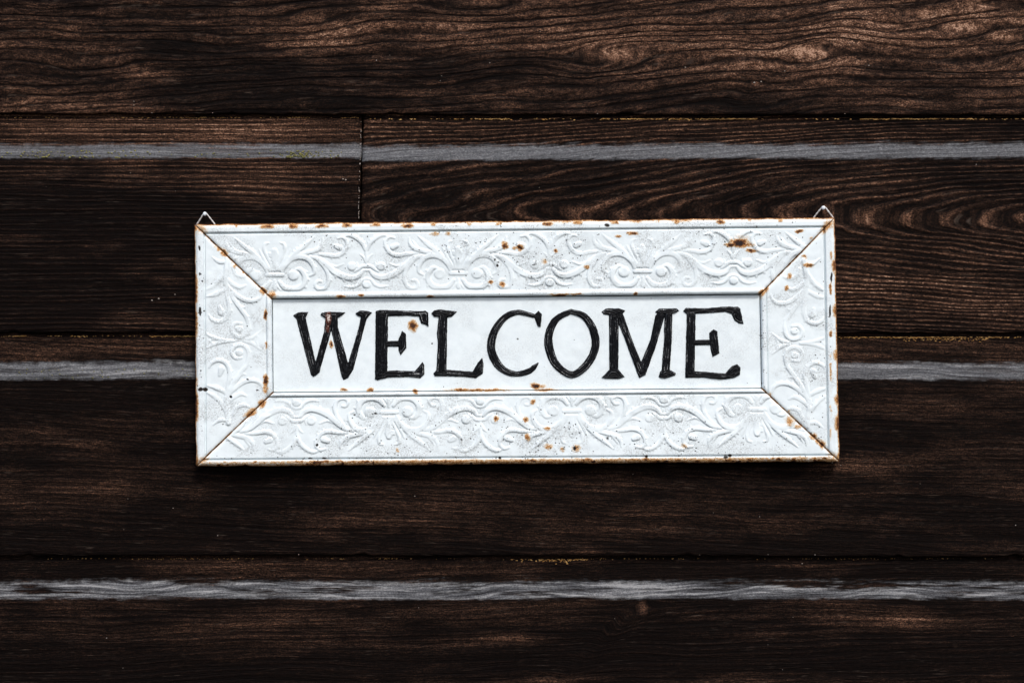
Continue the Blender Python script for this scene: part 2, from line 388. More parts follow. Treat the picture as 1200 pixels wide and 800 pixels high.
# dark sheathing behind the gaps
def box(name, x0, x1, y0, y1, z0, z1, mat, parent):
    v = [(x, y, z) for x in (x0, x1) for y in (y0, y1) for z in (z0, z1)]
    f = [(0, 1, 3, 2), (4, 6, 7, 5), (0, 4, 5, 1), (2, 3, 7, 6), (0, 2, 6, 4), (1, 5, 7, 3)]
    return mesh_obj(name, v, f, mat, parent, smooth=False)
box('sheathing', float(wx(XL)), float(wx(XR)), THICK * S + .001, THICK * S + .016, float(wz(1168)), float(wz(-400)), M_BACK, wall)

# crumbs: one joined mesh of small irregular grains
def crumbs(name, pts, mat, seed):
    rng = np.random.RandomState(seed)
    base = np.array([(1, 0, 0), (-1, 0, 0), (0, 1, 0), (0, -1, 0), (0, 0, 1), (0, 0, -1)], float)
    tri = np.array([(0, 2, 4), (2, 1, 4), (1, 3, 4), (3, 0, 4), (2, 0, 5), (1, 2, 5), (3, 1, 5), (0, 3, 5)])
    vs, fs = [], []
    for i, (x, y, d, sx, sy, sz) in enumerate(pts):
        b = base * (0.7 + 0.6 * rng.rand(6, 1)) * np.array([sx, sz, sy])
        a = rng.rand() * .8 - .4; c, s_ = math.cos(a), math.sin(a)
        b = np.stack([b[:, 0] * c - b[:, 2] * s_, b[:, 1], b[:, 0] * s_ + b[:, 2] * c], -1)
        vs.append(b * S + np.array([float(wx(x)), -d * S, float(wz(y))])); fs.append(tri + 6 * i)
    o = mesh_obj(name, np.concatenate(vs), np.concatenate(fs), mat, wall, smooth=False)
    o['kind'] = 'stuff'
    return o
rng = np.random.RandomState(3)
pts = []
def seam_line(x0, x1, y, dens, spread, size):
    for x in np.arange(x0, x1, 1.3):
        p = dens * (0.25 + 1.5 * float(sstep(.42, .66, fbm(x / 38., y * .7, 77, 3))))
        if rng.rand() < p:
            dy = abs(rng.randn()) * spread
            s_ = size * (0.6 + .8 * rng.rand())
            pts.append((x, y + dy, -RECESS + s_ * .3, s_ * (1 + rng.rand()), s_ * .7, s_ * .7))
seam_line(426, 1210, 138.6, .95, .5, .95)
seam_line(-10, 420, 136.8, .35, .7, .6)
seam_line(-10, 228, 393.4, .7, .6, .75)
seam_line(984, 1210, 394.8, .8, .7, .8)
seam_line(1060, 1160, 396.5, .5, 2.0, .6)
seam_line(-10, 1210, 654.6, .22, .6, .5)
seam_line(590, 690, 655.5, .9, 1.2, .8)
seam_line(605, 670, 656.5, .9, 2.4, .7)
crumbs('dust', pts, M_OCHRE, 5)
pts = []
for k in range(170):
    x = rng.choice([rng.uniform(0, 410), rng.normal(90, 30), rng.normal(350, 10)])
    t = rng.uniform(.45, .98)
    if 0 < x < 415:
        pts.append((x, 134.6 + 34 + 17 * t, -RECESS * (1 - t) ** 1.5 + .5, rng.uniform(.7, 2.0), rng.uniform(.5, 1.1), .6))
for k in range(50):
    x = rng.uniform(20, 228); t = rng.uniform(.4, 1.0)
    pts.append((x, 391 + 33 + 20 * t, -RECESS * (1 - t) ** 1.5 + .5, rng.uniform(.6, 1.8), rng.uniform(.3, .7), .5))
crumbs('lichen', pts, M_LICHEN, 6)
pts = []
for (x, y, a) in [(157, 119, .9), (157, 123.5, 1.1), (178, 132.5, 1.0), (249, 132.5, .9), (153, 202.5, .9), (574, 74, 1.0), (441, 71, .9), (803, 79, 1.2), (1018, 77, 1.0),
                  (402, 210, 1.7), (405, 211, 1.4), (884, 97, 1.6), (892, 96, 1.2), (632, 220, .8), (1144, 193, .8), (486, 581, 1.0), (890, 605, .9), (203, 595, .9),
                  (145, 620, .8), (125, 747, .9), (1190, 615, .9), (985, 545, 1.0), (975, 542, 1.3), (205, 345, 1.2), (178, 352, 1.6), (186, 350, 1.5), (150, 584, .7),
                  (940, 660, .9), (900, 649.5, .8), (820, 649.8, .8), (955, 649.8, .9), (350, 649.4, .8), (700, 133.5, .8), (990, 133.4, .9)]:
    pts.append((x, y, .4, a * .9, a * .6, .5))
for k in range(46):                                      # frayed end grain along the butt joint
    y = rng.uniform(140, 258)
    pts.append((421.6 + (y - 195) * -.022 + rng.uniform(-.5, .5), y, (-RECESS if y < 168 else (-4 if y < 185 else 0)) + .2, .45, .8, .4))
for k in range(24):
    x = rng.uniform(0, 1200); y = rng.choice([rng.uniform(15, 128), rng.uniform(190, 250), rng.uniform(555, 645), rng.uniform(705, 795)])
    a = rng.uniform(.25, .5)
    pts.append((x, y, .3, a * 1.4, a, .3))
crumbs('splinters', pts, M_FLAKE, 8)

# ------------------------------------------------------------------ the sign
SD = 0.0105                                             # sheet plane in front of the wall face
QX = np.array([228.5, 978.0, 983.5, 230.0]); QY = np.array([263.0, 255.0, 540.5, 546.2])   # TL TR BR BL in the photo
WA, HB = 752.0, 284.0
IN = (90.0, 88.0, 663.0, 198.5)                        # inner opening a0,b0,a1,b1
def sign_px(a, b):
    u = a / WA; v = b / HB
    x = (QX[0] * (1 - u) + QX[1] * u) * (1 - v) + (QX[3] * (1 - u) + QX[2] * u) * v
    y = (QY[0] * (1 - u) + QY[1] * u) * (1 - v) + (QY[3] * (1 - u) + QY[2] * u) * v
    return x, y
sign = empty('welcome_sign', (float(wx(606)), -SD, float(wz(545))), 'white embossed metal sign with rusty edges reading WELCOME in black', 'sign')

# embossed ornament strokes: centre line points (px) and radii; knot of the palmette at the origin, y down, right half
PAL = [
 ([(-9, 0), (9, 0)], [2.4, 2.4]),
 ([(0, -6), (0, -14), (0, -24), (0, -28)], [2.2, 2.8, 4.6, 3.4]),
 ([(3, -6), (5, -14), (9, -22), (12, -30), (11, -36), (7, -37.5)], [2.0, 1.8, 1.8, 1.9, 1.6, 1.0]),
 ([(6, -6), (10, -13), (14, -21), (18, -30)], [2.2, 2.3, 1.9, .8]),
 ([(9, -4), (13, -12), (21, -19), (31, -21), (40, -17.5), (45.5, -9), (46, -2), (41, 1.5)], [2.0, 2.8, 3.2, 3.4, 3.0, 2.4, 2.0, 1.2]),
 ([(18, -19), (28, -28), (38, -36), (47, -44)], [2.6, 2.8, 2.2, .8]),
 ([(28, -23.5), (40, -26), (50, -29), (56, -35), (57, -42)], [2.2, 2.6, 2.8, 2.0, .9]),
 ([(48, -30), (53, -38)], [2.2, .9]),
 ([(21.5, .5), (22.3, .5)], [6.2, 6.2]),
 ([(24, -6), (30, -6), (35, 1), (34.5, 9), (29, 15), (20, 17), (11, 14.5), (5.5, 8)], [1.2, 2.6, 3.2, 3.4, 3.4, 3.3, 3.0, 2.0]),
 ([(0, 7), (0, 16)], [1.5, 2.4]),
 ([(2, 12), (7, 18.5)], [1.4, .8]),
 ([(46, -20), (54, -14), (61, -4), (63, 7), (59.5, 15), (52, 17.5), (47.5, 13), (50, 8), (54, 8)], [1.4, 2.4, 2.4, 2.4, 2.2, 2.2, 2.0, 1.7, 1.6]),
]
BRA = [
 ([(66, -21), (56, -18.5), (47, -11.5), (38, -3.5), (28, 2), (18, 4.3), (9.5, 2), (4, -4)], [1.8, 2.6, 3.2, 3.6, 3.6, 3.2, 2.8, 1.8]),
 ([(0, -9.5), (5, -9), (10, -5.5), (14, -3)], [2.0, 2.0, 1.8, 1.2]),
 ([(0, -4.5), (4, -4.5)], [1.3, 1.0]),
 ([(16.5, -9), (17.2, -9)], [5.0, 5.0]),
 ([(10, -8), (11, -13)], [1.5, 1.0]),
 ([(0, -11), (0, -20), (0, -30)], [1.4, 1.7, 2.0]),
 ([(1, -15), (3.5, -20), (7, -23)], [1.5, 1.4, .8]),
 ([(1, -29), (4.5, -36), (11, -42), (19, -45.5), (25, -44)], [2.2, 2.4, 2.4, 2.0, 1.0]),
 ([(60, -23.5), (48, -23), (37, -21.5), (29, -24), (23.5, -31), (22.5, -38), (27, -43), (33, -42)], [1.6, 2.2, 2.5, 2.5, 2.3, 2.0, 1.8, 1.2]),
 ([(31, -31), (36, -33)], [3.4, 2.6]),
 ([(0, 5.5), (5, 7), (10, 12.5), (17, 15), (26, 14)], [1.7, 1.7, 1.8, 1.7, .9]),
 ([(0, 12), (.8, 12)], [4.4, 4.4]),
 ([(27, -12), (36, -9), (42, -12)], [1.0, 1.6, .8]),
]
SIDE = [
 ([(-17, -70), (-12, -58), (-6, -47), (1, -37), (7, -28), (10, -18), (8, -9), (1, -4.5), (-7, -7), (-10, -14), (-6, -20), (1, -20)], [2.4, 2.6, 2.6, 2.5, 2.4, 2.4, 2.4, 2.2, 2.2, 2.2, 2.0, 1.8]),
 ([(-1.5, -14), (-.8, -14)], [4.0, 4.0]),
 ([(2, -38), (6, -40)], [2.0, .8]),
 ([(-17, -62), (-13.5, -48), (-12.5, -37), (-16, -27), (-24.5, -22.5), (-33, -25.5), (-36.5, -31)], [2.0, 2.6, 2.6, 2.5, 2.3, 2.0, 1.0]),
 ([(-22, -33), (-24, -40)], [3.8, 2.0]),
 ([(-18, -60), (-28, -55), (-39, -52)], [2.0, 2.8, .9]), ([(-27, -56), (-29, -52)], [1.8, 1.0]),
 ([(-15, -64), (-6, -55), (5, -48), (15, -46.5), (23, -50), (26, -57)], [2.0, 2.6, 2.6, 2.4, 2.0, 1.0]),
 ([(-16, -74), (-9, -67), (0, -62.5), (7, -65)], [1.8, 2.4, 2.3, .9]),
 ([(-16, -84), (-23, -72), (-32, -64), (-40, -59.5)], [2.2, 2.6, 2.3, .9]),
 ([(-14, -96), (-16, -80), (-17, -66)], [3.2, 3.0, 2.4]),
 ([(-40, -9), (-32, -4.5), (-20, -1), (-8, 0)], [1.0, 2.0, 2.0, 1.6]), ([(-30, -4), (-36, 1)], [1.6, .8]),
 ([(5, -1), (14, -3.5), (25, -12)], [1.6, 1.9, .8]), ([(12, -1), (20, -6), (17, 4)], [1.5, 1.2, .6]),
 ([(-14, -93), (-24, -92.5), (-32, -98)], [2.0, 2.3, .9]),
 ([(-8, -86), (-4, -78), (4, -75.5), (11, -78)], [2.0, 2.3, 2.2, 1.0]),
]
def crspline(P, R, n=7):
    P = np.array(P, float); R = np.array(R, float)
    if len(P) < 3:
        t = np.linspace(0, 1, n)[:, None]; return P[0] * (1 - t) + P[-1] * t, np.interp(t[:, 0], [0, 1], [R[0], R[-1]])
    Q = np.vstack([2 * P[0] - P[1], P, 2 * P[-1] - P[-2]]); out = []; rr = []
    for i in range(1, len(Q) - 2):
        for t in np.linspace(0, 1, n, endpoint=False):
            p0, p1, p2, p3 = Q[i - 1:i + 3]
            out.append(.5 * (2 * p1 + (p2 - p0) * t + (2 * p0 - 5 * p1 + 4 * p2 - p3) * t * t + (3 * p1 - p0 - 3 * p2 + p3) * t ** 3))
            rr.append(R[i - 1] * (1 - t) + R[i] * t)
    out.append(P[-1]); rr.append(R[-1])
    return np.array(out), np.array(rr)
SS = 2.5
CW, CH = int(WA * SS) + 1, int(HB * SS) + 1
def stamp(cv, P, R, hgt=1.0):
    p, r = crspline(P, R)
    for k in range(len(p)):
        if k and np.hypot(*(p[k] - p[k - 1])) > 0.8:
            q = (p[k] + p[k - 1]) / 2; _dot(cv, q, (r[k] + r[k - 1]) / 2, hgt)
        _dot(cv, p[k], r[k], hgt)
    if len(P) >= 4 and max(R) > 2.1 and P[0] != P[-1]:
        # notched leaf lobes along the outer side of the stroke
        turn = np.sign(np.cross(p[len(p) // 2] - p[0], p[-1] - p[len(p) // 2])) or 1
        for f_ in (.26, .38, .50, .62, .74):
            k = int(f_ * (len(p) - 1)); t_ = p[k + 1] - p[k - 1]; t_ = t_ / max(np.hypot(*t_), 1e-6)
            nrm = np.array([t_[1], -t_[0]]) * turn
            _dot(cv, p[k] + nrm * r[k] * 1.0 - t_ * .6, r[k] * .52, hgt * .95)
            _dot(cv, p[k] + nrm * r[k] * 1.35, r[k] * .38, hgt * .85)
def _dot(cv, c, r, hgt):
    x0 = max(int((c[0] - r) * SS), 0); x1 = min(int((c[0] + r) * SS) + 2, CW)
    y0 = max(int((c[1] - r) * SS), 0); y1 = min(int((c[1] + r) * SS) + 2, CH)
    if x1 <= x0 or y1 <= y0: return
    yy, xx = np.mgrid[y0:y1, x0:x1] / SS
    d2 = ((xx - c[0]) ** 2 + (yy - c[1]) ** 2) / (r * r)
    h = hgt * min(r / 2.4, 1.2) * np.sqrt(np.clip(1 - d2 ** 2.6, 0, 1))
    cv[y0:y1, x0:x1] = np.maximum(cv[y0:y1, x0:x1], h)
def put(cv, strokes, ox, oy, sx, sy):
    for P, R in strokes:
        for m in (1, -1):
            stamp(cv, [(ox + m * sx * x, oy + sy * y) for x, y in P], R)
def putv(cv, strokes, ox, oy, sx):
    for P, R in strokes:
        for m in (1, -1):
            stamp(cv, [(ox + sx * x, oy + m * y) for x, y in P], R)
cvh = np.zeros((CH, CW)); cvv = np.zeros((CH, CW))
for a in (94, 309, 525, 740): put(cvh, PAL, a, 60.5, 1, 1)
for a in (-13.5, 201.5, 416, 631.5): put(cvh, BRA, a, 60.5, 1, 1)
for a in (11, 226, 440, 656): put(cvh, PAL, a, 222.5, 1, -1)
for a in (118.5, 333, 547.5, 763): put(cvh, BRA, a, 222.5, 1, -1)
putv(cvv, SIDE, 53, 137, 1); putv(cvv, SIDE, 700.5, 146, -1)
def blur(c):
    for ax in (0, 1):
        c = (np.roll(c, 1, ax) + 2 * c + np.roll(c, -1, ax)) / 4
    return c
cvh = blur(cvh); cvv = blur(cvv)
def samp(cv, a, b):
    x = np.clip(a * SS, 0, CW - 1.001); y = np.clip(b * SS, 0, CH - 1.001)
    ix = x.astype(int); iy = y.astype(int); fx = x - ix; fy = y - iy
    return (cv[iy, ix] * (1 - fx) + cv[iy, ix + 1] * fx) * (1 - fy) + (cv[iy + 1, ix] * (1 - fx) + cv[iy + 1, ix + 1] * fx) * fy

# rust spots in photo pixels: x, y, rx, ry, strength
RUST = [(866, 285, 10, 5, 1.0), (856, 287, 6, 2.5, .8), (880, 294, 6, 2.2, .75), (875, 287, 8, 3, .5), (868, 280, 14, 7, .2), (742, 273.5, 7, 2.2, .75), (724, 277.5, 4, 2, .6), (935, 271.5, 5, 2, .8),
        (591, 288, 3.5, 4.5, .75), (610, 290, 4, 4, .75), (604, 291, 4, 3, .4), (651, 294.5, 2.5, 2.5, .7), (588, 333, 4, 3.5, .65), (574, 330.5, 3, 2.5, .6), (638, 307, 5, 4, .32),
        (509, 274.5, 8, 3, .3), (524, 274, 4, 2.6, .36), (925, 324, 3, 4, .5), (922, 338, 3, 3.5, .55), (946, 311, 6, 3, .6), (942, 301, 3, 2, .5), (687, 313, 3.5, 2.5, .55),
        (484, 382, 4.5, 6, .85), (388, 403, 2.5, 4, .8), (628, 452, 5.5, 3.2, .95), (636, 452, 6, 3, .3), (320, 345, 6, 5, .5), (892, 343, 4, 5, .5),
        (560, 456.8, 40, 2.2, .5), (540, 457, 12, 2, .6), (640, 456.5, 14, 2, .5), (433, 457, 4, 2.5, .7), (403, 456, 5, 2, .6), (487, 458, 3, 3, .7), (400, 347.5, 5, 1.8, .75), (424, 346, 3, 1.8, .7), (505, 348, 5, 1.5, .75), (655, 345.5, 12, 1.6, .7), (675, 345, 8, 1.4, .55), (744, 344.5, 3, 2, .8),
        (312, 369, 2, 6, .85), (312.5, 405, 1.6, 4, .6), (312, 446, 2.5, 7, .8), (312, 455, 3, 8, .4), (308, 474, 4, 3.5, .6), (297, 480, 5, 3, .45),
        (616, 491, 3, 4, .55), (618, 512, 3, 5, .5), (582, 490, 3, 4, .6), (641, 502, 4, 3, .35), (643, 522, 5, 4, .45), (675, 525, 5, 5, .42), (466, 527, 3, 3, .4), (625, 470, 3, 3, .55), (659, 526, 3, 3, .4), (925, 493, 6, 7, .42), (934, 500, 4, 3, .4), (801, 523, 5, 4, .3), (962, 520, 4, 5, .7), (952, 510, 4, 4, .6), (958, 424, 1.5, 3, .2)]
DARK = [(235.5, 365, 1.6, 6, 1.1), (234.5, 291, 1.2, 3.5, 1.1), (236, 456, 3, 2.4, 1.2), (241.5, 456, 3, 2.4, 1.2), (234.8, 321, 1.2, 1.8, 1.1), (271.5, 464.5, 2, 1.8, 1.0), (302, 457, 2, 1.4, .8), (291, 444.5, 2, 1.4, .8),
        (711, 264.5, 3.4, 2.2, 1.1), (973, 325, 1.5, 7, 1.0), (972, 365, 1.5, 8, 1.0), (850, 535.5, 3, 1.6, 1.0), (855, 533.5, 2.5, 2, 1.0), (757, 534, 2, 1.6, 1.1), (586, 536, 2, 1.5, 1.1), (380, 536.5, 3, 1.2, .9), (364, 536.5, 4, 1.2, .8), (372, 521, 2, 2, .9), (441, 484, 2.5, 1.5, .9), (437, 484.5, 2, 1.2, .7), (416, 486, 2.5, 2, .6),
        (583, 311, 2, 2.5, .8), (584, 307, 1.4, 1.4, .7), (580, 304, 2, 2, .7), (626, 310.5, 2.4, 2.4, .6), (623, 325, 2, 2, .6), (506.5, 402.5, 1.6, 1.6, .7), (606.7, 397, 1.4, 1.4, .8), (673, 525, 2.5, 3.5, .8), (712, 513, 3, 3, .6), (541, 515, 3, 3, .6), (660, 525, 2, 2, .6)]
rsp = np.random.RandomState(11)
spots = []
def cluster(cx, cy, rx, ry, n, smin=.45, smax=1.05):
    for k in range(n): spots.append((cx + rsp.randn() * rx, cy + rsp.randn() * ry, rsp.uniform(smin, smax)))
cluster(610, 300, 35, 22, 70); cluster(545, 290, 26, 18, 40); cluster(660, 300, 30, 18, 40); cluster(835, 285, 14, 12, 30); cluster(905, 285, 16, 12, 30)
cluster(740, 310, 40, 20, 30); cluster(440, 295, 40, 18, 36); cluster(380, 285, 20, 10, 14); cluster(455, 510, 50, 18, 50); cluster(560, 505, 50, 20, 70); cluster(660, 515, 45, 16, 90)
cluster(770, 515, 26, 14, 50); cluster(860, 520, 36, 10, 40); cluster(940, 500, 16, 18, 24); cluster(350, 525, 20, 8, 16); cluster(420, 510, 16, 14, 24)
cluster(590, 400, 160, 34, 50, .3, .75); cluster(275, 400, 20, 60, 16); cluster(945, 400, 20, 70, 30); cluster(600, 259, 220, 3, 90, .4, 1.0)
cluster(600, 537, 240, 1.6, 80, .4, .9); cluster(960, 430, 6, 60, 30, .4, 1); cluster(236, 400, 3, 80, 34, .4, 1.1); cluster(894, 400, 1.5, 36, 26, .4, .9)
spots += [(x, y, r * .9) for x, y, r in [(285, 259, 1)]]

def paint_attrs(X, Y, a, b, part, edge_d=None, mit_d=None):
    rust = np.zeros_like(X)
    jx = 5 * (fbm(X / 7, Y / 7, 61, 3) - .5); jy = 5 * (fbm(X / 7, Y / 7, 62, 3) - .5)
    for (cx, cy, rx, ry, s_) in RUST:
        q = ((X + jx - cx) / rx) ** 2 + ((Y + jy * .7 - cy) / ry) ** 2
        rust = np.maximum(rust, s_ * np.exp(-q * 1.1))
    if edge_d is not None:
        if part == 'top':
            n = fbm(X / 9, Y / 9 + 3, 41, 4)
            rust = np.maximum(rust, np.exp(-(edge_d / 1.7) ** 2) * (.42 + .5 * n))
            right = sstep(560, 720, X) * (1 - sstep(760, 900, X))
            rust = np.maximum(rust, np.exp(-(edge_d / 4.0) ** 2) * right * .5 * sstep(.35, .6, n))
            for x, w in [(280, 4), (310, 6), (342, 5), (376, 6), (405, 4), (442, 6), (475, 5), (510, 4), (553, 4), (587, 3), (640, 5), (680, 7), (722, 5), (795, 5), (839, 4), (883, 5), (915, 4)]:
                q_ = hash2(np.array([x]), np.array([w]), 9)[0]
                rust = np.maximum(rust, (.38 + .42 * q_) * np.exp(-((X + 1.8 * jx - x - 9 * (q_ - .5)) / (w * (.6 + .8 * q_))) ** 2 - ((edge_d - 2.2 - 2 * q_ + .6 * jy) / 2.4) ** 2))
        elif part == 'bottom':
            n = fbm(X / 12, Y / 6, 42, 4)
            k = .27 + .22 * n + .45 * sstep(.60, .78, fbm(X / 6, Y / 4, 47, 3)) - .08 * (1 - sstep(300, 480, X)) - .05 * sstep(760, 900, X)
            rust = np.maximum(rust, (1 - sstep(4.0, 8.2, edge_d)) * k)
            rust = np.maximum(rust, np.exp(-(edge_d / 1.3) ** 2) * (.3 + .7 * n))
        elif part == 'left':
            n = fbm(Y / 10, X / 8, 43, 4); big = fbm(Y / 24, 2.5, 48, 2)
            rust = np.maximum(rust, np.exp(-(edge_d / 3.6) ** 2) * ((.16 + .8 * sstep(.42, .70, big)) * (.45 + .6 * n)))
            rust = np.maximum(rust, np.exp(-(edge_d / 1.2) ** 2) * (.42 + .5 * n))
        elif part == 'right':
            n = fbm(Y / 10, X / 8, 44, 4); big = fbm(Y / 26, 7.5, 49, 2)
            rust = np.maximum(rust, np.exp(-((edge_d - 1) / 4.2) ** 2) * ((.14 + .8 * sstep(.40, .68, big)) * (.45 + .65 * n)))
            rust = np.maximum(rust, np.exp(-(edge_d / 1.8) ** 2) * (.42 + .5 * n))
            rust = np.maximum(rust, np.exp(-((X - 972.5 + jx * .5) / 1.5) ** 2) * .75 * sstep(.42, .75, fbm(Y / 13, 3.1, 50, 4)) * (.35 + .65 * np.exp(-((Y - 365) / 55) ** 2)))
    if mit_d is not None:
        n = fbm(X / 5 + 1, Y / 5, 45, 4)
        rust = np.maximum(rust, np.exp(-(mit_d / .9) ** 2) * (.05 + 1.25 * n) * .95)
        rust = np.maximum(rust, np.exp(-(mit_d / 4.5) ** 2) * .5 * sstep(.55, .75, fbm(X / 11, Y / 11, 46, 3)))
        for (cx, cy) in ((QX[0] + 8, QY[0] + 6), (QX[1] - 7, QY[1] + 7), (QX[2] - 8, QY[2] - 6), (QX[3] + 8, QY[3] - 6)):
            rust = np.maximum(rust, .36 * np.exp(-((X - cx) / 8) ** 2 - ((Y - cy) / 7) ** 2) * (.4 + 1.0 * n))
    speck = np.zeros_like(X)
    x0, x1, y0, y1 = X.min(), X.max(), Y.min(), Y.max()
    for (cx, cy, rx, ry, s_) in DARK:
        q = ((X + jx * .4 - cx) / rx) ** 2 + ((Y + jy * .4 - cy) / ry) ** 2
        speck = np.maximum(speck, s_ * np.exp(-q))
    for (cx, cy, r_) in spots:
        if cx < x0 or cx > x1 or cy < y0 or cy > y1: continue
        m = (np.abs(X - cx) < 3 * r_) & (np.abs(Y - cy) < 3 * r_)
        if m.any():
            q = ((X[m] - cx) ** 2 + (Y[m] - cy) ** 2) / (r_ * r_)
            speck[m] = np.maximum(speck[m], .85 * np.exp(-q))
    sm = .75 * sstep(.42, .70, fbm(X / 26, Y / 22, 51, 4))
    sm = sm + .5 * np.exp(-((Y - 300) / 40) ** 2 - ((X - 600) / 130) ** 2) * sstep(.46, .64, fbm(X / 7, Y / 7, 52, 3))
    sm = sm + .6 * np.exp(-((Y - 515) / 22) ** 2 - ((X - 620) / 210) ** 2) * sstep(.46, .64, fbm(X / 7, Y / 7, 53, 3))
    sm = sm + .35 * np.exp(-((X - 234) / 5) ** 2) + .28 * np.exp(-((X - 971) / 4) ** 2)
    return rust, speck, np.clip(sm, 0, 1)

def to_world(X, Y, h):
    """photo pixel at the sheet plane, raised h px"""
    return np.stack([wx(X, SD), -(SD + h * S), wz(Y, SD)], -1)

LIP = dict(top=11.0, bottom=8.0, left=11.5, right=13.5)
BEAD = dict(top=7.0, bottom=5.0, left=7.0, right=6.5)
def strip(part):
    a0, b0, a1, b1 = IN; g = 0.55
    if part == 'top':    o0, o1, i0, i1 = (g, 0), (WA - g, 0), (a0 + g, b0), (a1 - g, b0); n = 1150; width = b0
    if part == 'bottom': o0, o1, i0, i1 = (WA - g, HB), (g, HB), (a1 - g, b1), (a0 + g, b1); n = 1150; width = HB - b1
    if part == 'left':   o0, o1, i0, i1 = (0, HB - g), (0, g), (a0, b1 - g), (a0, b0 + g); n = 430; width = a0
    if part == 'right':  o0, o1, i0, i1 = (WA, g), (WA, HB - g), (a1, b0 + g), (a1, b1 - g); n = 430; width = WA - a1
    m = 138
    s_ = np.linspace(0, 1, n)[None, :]; t = np.linspace(0, 1, m)[:, None]
    A = (o0[0] * (1 - s_) + o1[0] * s_) * (1 - t) + (i0[0] * (1 - s_) + i1[0] * s_) * t
    B = (o0[1] * (1 - s_) + o1[1] * s_) * (1 - t) + (i0[1] * (1 - s_) + i1[1] * s_) * t
    d = t * width + 0 * s_
    lip, bead = LIP[part], BEAD[part]
    L = np.abs(A[0, -1] - A[0, 0]) + np.abs(B[0, -1] - B[0, 0])
    mit = np.minimum(np.abs(s_), np.abs(1 - s_)) * (L * (1 - t) + (np.hypot(i1[0] - i0[0], i1[1] - i0[1])) * t) * .72
    # cross profile
    z = np.full_like(d, 4.0) + 1.3 * sstep(width - bead, lip, d)
    lz = 6.2 - 3.8 * np.clip(1 - d / 5.0, 0, 1) ** 2
    z = np.where(d < lip - .6, lz, z)
    z = z - 3.8 * np.exp(-((d - lip) / .85) ** 2)
    bc = width - bead / 2
    bz = 3.0 + 3.0 * np.sqrt(np.clip(1 - ((d - bc) / (bead / 2)) ** 2, 0, 1))
    z = np.where(d > width - bead, bz, z)
    if part != 'top': z = z - 1.6 * np.exp(-((d - (width - bead)) / .8) ** 2)
    # ornament
    cv = cvh if part in ('top', 'bottom') else cvv
    fld = sstep(lip + 1, lip + 3, d) * (1 - sstep(width - bead - 3, width - bead - 1, d))
    z = z + samp(cv, A, B) * fld * (.55 + .75 * sstep(.3, .65, fbm(A / 34, B / 26, 74, 3)))
    # hammered, slightly dented sheet
    z = z + 1.3 * (fbm(A / 60, B / 40, 71, 3) - .5) + .35 * (fbm(A / 9, B / 9, 72, 2) - .5)
    z = z - 2.0 * np.exp(-mit / 1.2)
    X, Y = sign_px(A, B)
    # ragged outer edge and wandering mitres
    ed = np.exp(-(d / 3) ** 2)
    rg = (fbm(A / 14, B / 14, 73, 3) - .5) * 1.6 * ed
    if part == 'top': Y = Y + rg
    elif part == 'bottom': Y = Y + rg
    else: X = X + rg
    rust, speck, sm = paint_attrs(X, Y, A, B, part, d, mit + .4)
    # relief stays a little dirtier in places: none painted, only light shapes it
    def pad(u, mode=None): return np.pad(u, 1, 'edge')
    zp = pad(z); zp[0, :] = -9.5; zp[-1, :] = -3.0; zp[1:-1, 0] -= 4; zp[1:-1, -1] -= 4
    V = to_world(pad(X), pad(Y), zp).reshape(-1, 3)
    at = dict(rust=pad(rust).ravel(), speck=pad(speck).ravel(), smudge=pad(sm).ravel(), pix=np.stack([pad(X), pad(Y), zp], -1).reshape(-1, 3))
    r2 = pad(rust); r2[0, :] = np.maximum(r2[0, :], .6); at['rust'] = r2.ravel()
    return mesh_obj('frame_strip', V, grid_faces(m + 2, n + 2), M_ENAMEL, sign, at)
for p in ('top', 'right', 'bottom', 'left'): strip(p)

# centre panel
a0, b0, a1, b1 = IN
g = 0.9
A, B = np.meshgrid(np.linspace(a0 + g, a1 - g, 640), np.linspace(b0 + g + .3, b1 - g, 130))
X, Y = sign_px(A, B)
z = 1.4 * (fbm(A / 90, B / 50, 81, 3) - .5) + .25 * (fbm(A / 10, B / 10, 82, 2) - .5)
rust, speck, sm = paint_attrs(X, Y, A, B, 'panel')
pad = lambda u: np.pad(u, 1, 'edge')
zp = pad(z); zp[0] = zp[-1] = -3.5; zp[:, 0] = zp[:, -1] = -3.5
mesh_obj('center_panel', to_world(pad(X), pad(Y), zp).reshape(-1, 3), grid_faces(*zp.shape), M_ENAMEL, sign,
         dict(rust=pad(rust).ravel(), speck=pad(speck).ravel(), smudge=pad(sm * .4).ravel(), pix=np.stack([pad(X), pad(Y), zp], -1).reshape(-1, 3)))

